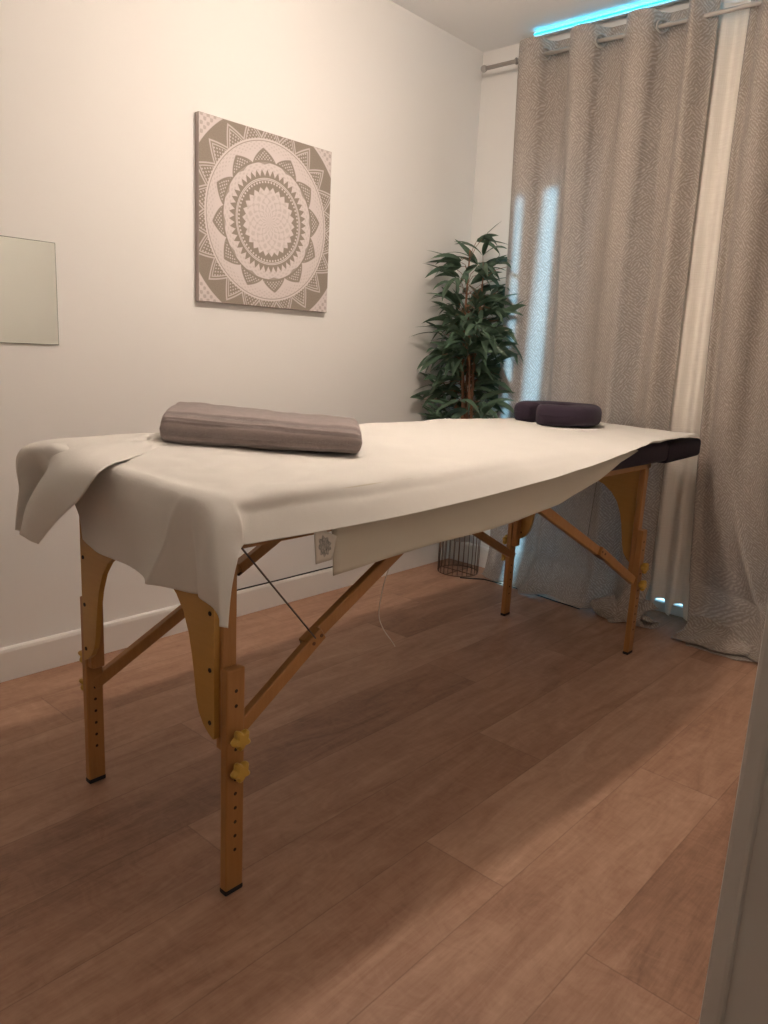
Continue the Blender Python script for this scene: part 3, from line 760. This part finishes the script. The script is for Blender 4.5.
bm = bmesh.new(); grid(bm, 160, 150, right_curtain, lambda u, v: (u*1.3 + 3, v*2.5))
obj('curtain_panel', bm, M_CURT, cr_, True)
bm = bmesh.new(); grid(bm, 60, 60, heap([(.09, .10), (.03, .060), (-.02, .044), (-.055, .030), (-.068, .014), (-.040, .008), (.000, .016), (.012, .008), (-.04, .004), (-.095, .004)], (1.50, 2.945), 0.30, 0.40, 8.1), lambda u, v: (u*0.42, v*0.4))
solidify(obj('crumpled_hem', bm, M_CURT, cr_, True), 0.0015)
for k in range(6):
    x = 1.30 + PER*(0.25 + 0.5*k); sgn = 1 if k % 2 == 0 else -1
    if x > 1.92: break
    bm = bmesh.new(); torus(bm, (x, ROD_Y, ROD_Z), (1.25, -sgn*1.0, 0), 0.023, 0.0045); obj('eyelet', bm, M_METAL, cr_, True)

def voile(u, v):
    x = lerp(0.98, 1.32, u); z = lerp(2.324, 0.030, v)
    f = 0.016*math.sin(x*2*PI/0.075 + 0.5*math.sin(v*3)) + 0.008*math.sin(x*2*PI/0.19 + 1.0 + v)
    z += 0.056*smooth01((v - 0.93)/0.07)*smooth01(0.5 + 0.9*math.sin(x*2*PI/0.075 + 1.2))
    return Vector((x + 0.03*v*(u - 0.5) + 0.02*v, lerp(3.064, 3.060, smooth01(v*3)) + f*lerp(0.5, 0.9, v), z))
bm = bmesh.new(); grid(bm, 120, 60, voile, lambda u, v: (u*0.6, v*2.3))
tag(obj('voile_curtain', bm, M_SHEER, None, True), 'ivory voile hanging in the gap between the two taupe curtains', 'curtain')

# ------------------------------------------------------------------ bamboo plant in its wire stand
PX, PY = 0.197, 2.940
stand = thing('wire_basket', 'round copper wire basket on the floor in the corner behind the table', 'basket', (PX, PY, 0))
bm = bmesh.new(); R0 = 0.098
torus(bm, (PX, PY, 0.006), (0, 0, 1), R0, 0.0026, 40, 6)
for a in (0, PI/2): tube(bm, [(PX - R0*math.cos(a), PY - R0*math.sin(a), 0.006), (PX + R0*math.cos(a), PY + R0*math.sin(a), 0.006)], 0.0024, 6)
obj('base_ring', bm, M_WIRE, stand, True)
bm = bmesh.new(); torus(bm, (PX, PY, 0.30), (0, 0, 1), R0, 0.0026, 40, 6); obj('top_ring', bm, M_WIRE, stand, True)
bm = bmesh.new()
for k in range(26):
    a = 2*PI*k/26; c, s = math.cos(a), math.sin(a); tube(bm, [(PX + R0*c, PY + R0*s, 0.004), (PX + R0*c, PY + R0*s, 0.302)], 0.0017, 6)
obj('wire_bars', bm, M_WIRE, stand, True)
random.seed(11)
plant = thing('bamboo_plant', 'tall leafy artificial bamboo plant in the corner left of the curtains', 'plant', (PX, PY, 0.01))
bm = bmesh.new(); lathe(bm, [(0.0, 0.165), (0.060, 0.165), (0.082, 0.33), (0.086, 0.34), (0.080, 0.34), (0.074, 0.325), (0.0, 0.325)], (PX, PY, 0), 32); pot = obj('plant_pot', bm, M_POT, plant, True)
bm = bmesh.new(); lathe(bm, [(0.0, 0.336), (0.05, 0.334), (0.076, 0.327)], (PX, PY, 0), 24); obj('moss', bm, M_SOIL, plant, True)
canes = []
for k, (ax, ay, tx, ty, ht) in enumerate(((-.02, -.01, .00, -.03, 1.50), (.02, .00, .05, .01, 1.42), (.0, .02, -.03, .03, 1.25), (.03, -.03, .05, -.05, 1.15), (-.03, .01, -.06, -.02, 1.05))):
    pts, rs = [], []
    for i in range(25):
        t = i/24; z = lerp(0.32, ht, t)
        pts.append(Vector((PX + lerp(ax, tx - 0.045, t) + 0.008*math.sin(t*7 + k), PY + lerp(ay, ty, t), z))); rs.append(lerp(0.0095, 0.003, t)*(1.25 if i % 4 == 0 else 1.0))
    bm = bmesh.new(); tube(bm, pts, rs, 8); obj('cane', bm, M_CANE, plant, True); canes.append(pts)
def leaf(bm, base, d, L, W, droop):
    d = d.normalized(); side = d.cross(Vector((0, 0, 1)))
    if side.length < 0.1: side = Vector((1, 0, 0))
    side.normalize(); side = (Matrix.Rotation(random.uniform(-1.25, 1.25), 3, d) @ side).normalized(); n = 7
    p = base.copy(); dirv = d.copy()
    rows_ = []
    for i in range(n+1):
        t = i/n; w = W*(math.sin(PI*min(1, t**0.7*1.0))**0.9)*0.5 if 0 < t < 1 else 0.0
        side = (side - dirv*side.dot(dirv)).normalized(); nrm = side.cross(dirv).normalized()
        rows_.append((p - side*w + nrm*w*0.25, p.copy(), p + side*w + nrm*w*0.25))
        dirv = (dirv + Vector((0, 0, -droop/n))).normalized(); p = p + dirv*(L/n)
    if any(q.x < 0.012 or q.y > 3.10 for r_ in rows_ for q in r_): return False
    V = [[bm.verts.new(q) for q in r_] for r_ in rows_]
    for A, B in zip(V, V[1:]):
        for k in (0, 1):
            f = bm.faces.new((A[k], A[k+1], B[k+1], B[k])); f.smooth = True
    return True
bm = bmesh.new(); tw = bmesh.new(); cnt = 0
for it in range(6000):
    if cnt > 640: break
    pts = random.choice(canes); t = random.uniform(0.28, 1.0); q = pts[int(t*24)]
    zrel = (q.z - 0.5)/1.05
    a = random.uniform(0, 2*PI)
    reach = 0.17*random.uniform(0.10, 1.0)*(1.0 if q.z < 1.22 else max(0.3, 1 - (q.z - 1.22)*1.9))
    tip = q + Vector((math.cos(a)*reach, math.sin(a)*reach, random.uniform(-0.02, 0.10)))
    if tip.x < 0.03 or tip.y > 3.08: continue
    if q.z < 1.0 and math.cos(a - math.atan2(-2.935, 2.12)) > 0.35 and random.random() < 0.85: continue
    okk = False
    for m_ in range(random.randint(2, 4)):
        aa = a + random.uniform(-1.1, 1.1)
        d = Vector((math.cos(aa), math.sin(aa), random.uniform(-0.3, 1.2)))
        if leaf(bm, tip, d, random.uniform(0.10, 0.185), random.uniform(0.020, 0.032), random.uniform(0.2, 1.5)): cnt += 1; okk = True
    if okk: tube(tw, [q, (q + tip)/2 + Vector((0, 0, 0.015)), tip], 0.0013, 5, False)
obj('foliage', bm, M_LEAF, plant); obj('twigs', tw, M_CANE, plant)

# ------------------------------------------------------------------ cords
bm = bmesh.new()
pts = [(0.27, 2.86, 0.004), (0.36, 2.93, 0.004), (0.47, 2.935, 0.0045), (0.60, 2.93, 0.004), (0.75, 2.91, 0.004), (0.90, 2.90, 0.004)]
tube(bm, [Vector(pts[min(i//6, 4)]).lerp(Vector(pts[min(i//6+1, 5)]), (i % 6)/6) for i in range(31)], 0.003, 6)
tag(obj('floor_cable', bm, M_BLACK), 'thin black cable on the floor along the left curtain hem', 'cable')
bm = bmesh.new()
pts = [(0.643, 1.95, 0.391), (0.592, 1.95, 0.252), (0.571, 1.95, 0.126), (0.594, 1.95, 0.072), (0.635, 1.95, 0.039), (0.626, 1.985, 0.003)]
cp = cpatch([pts, pts]); tube(bm, [cp(0, i/40) for i in range(41)], 0.0018, 6)
tag(obj('heater_cord', bm, M_CORD), 'thin pale cord hanging under the middle of the table to the floor', 'cord')
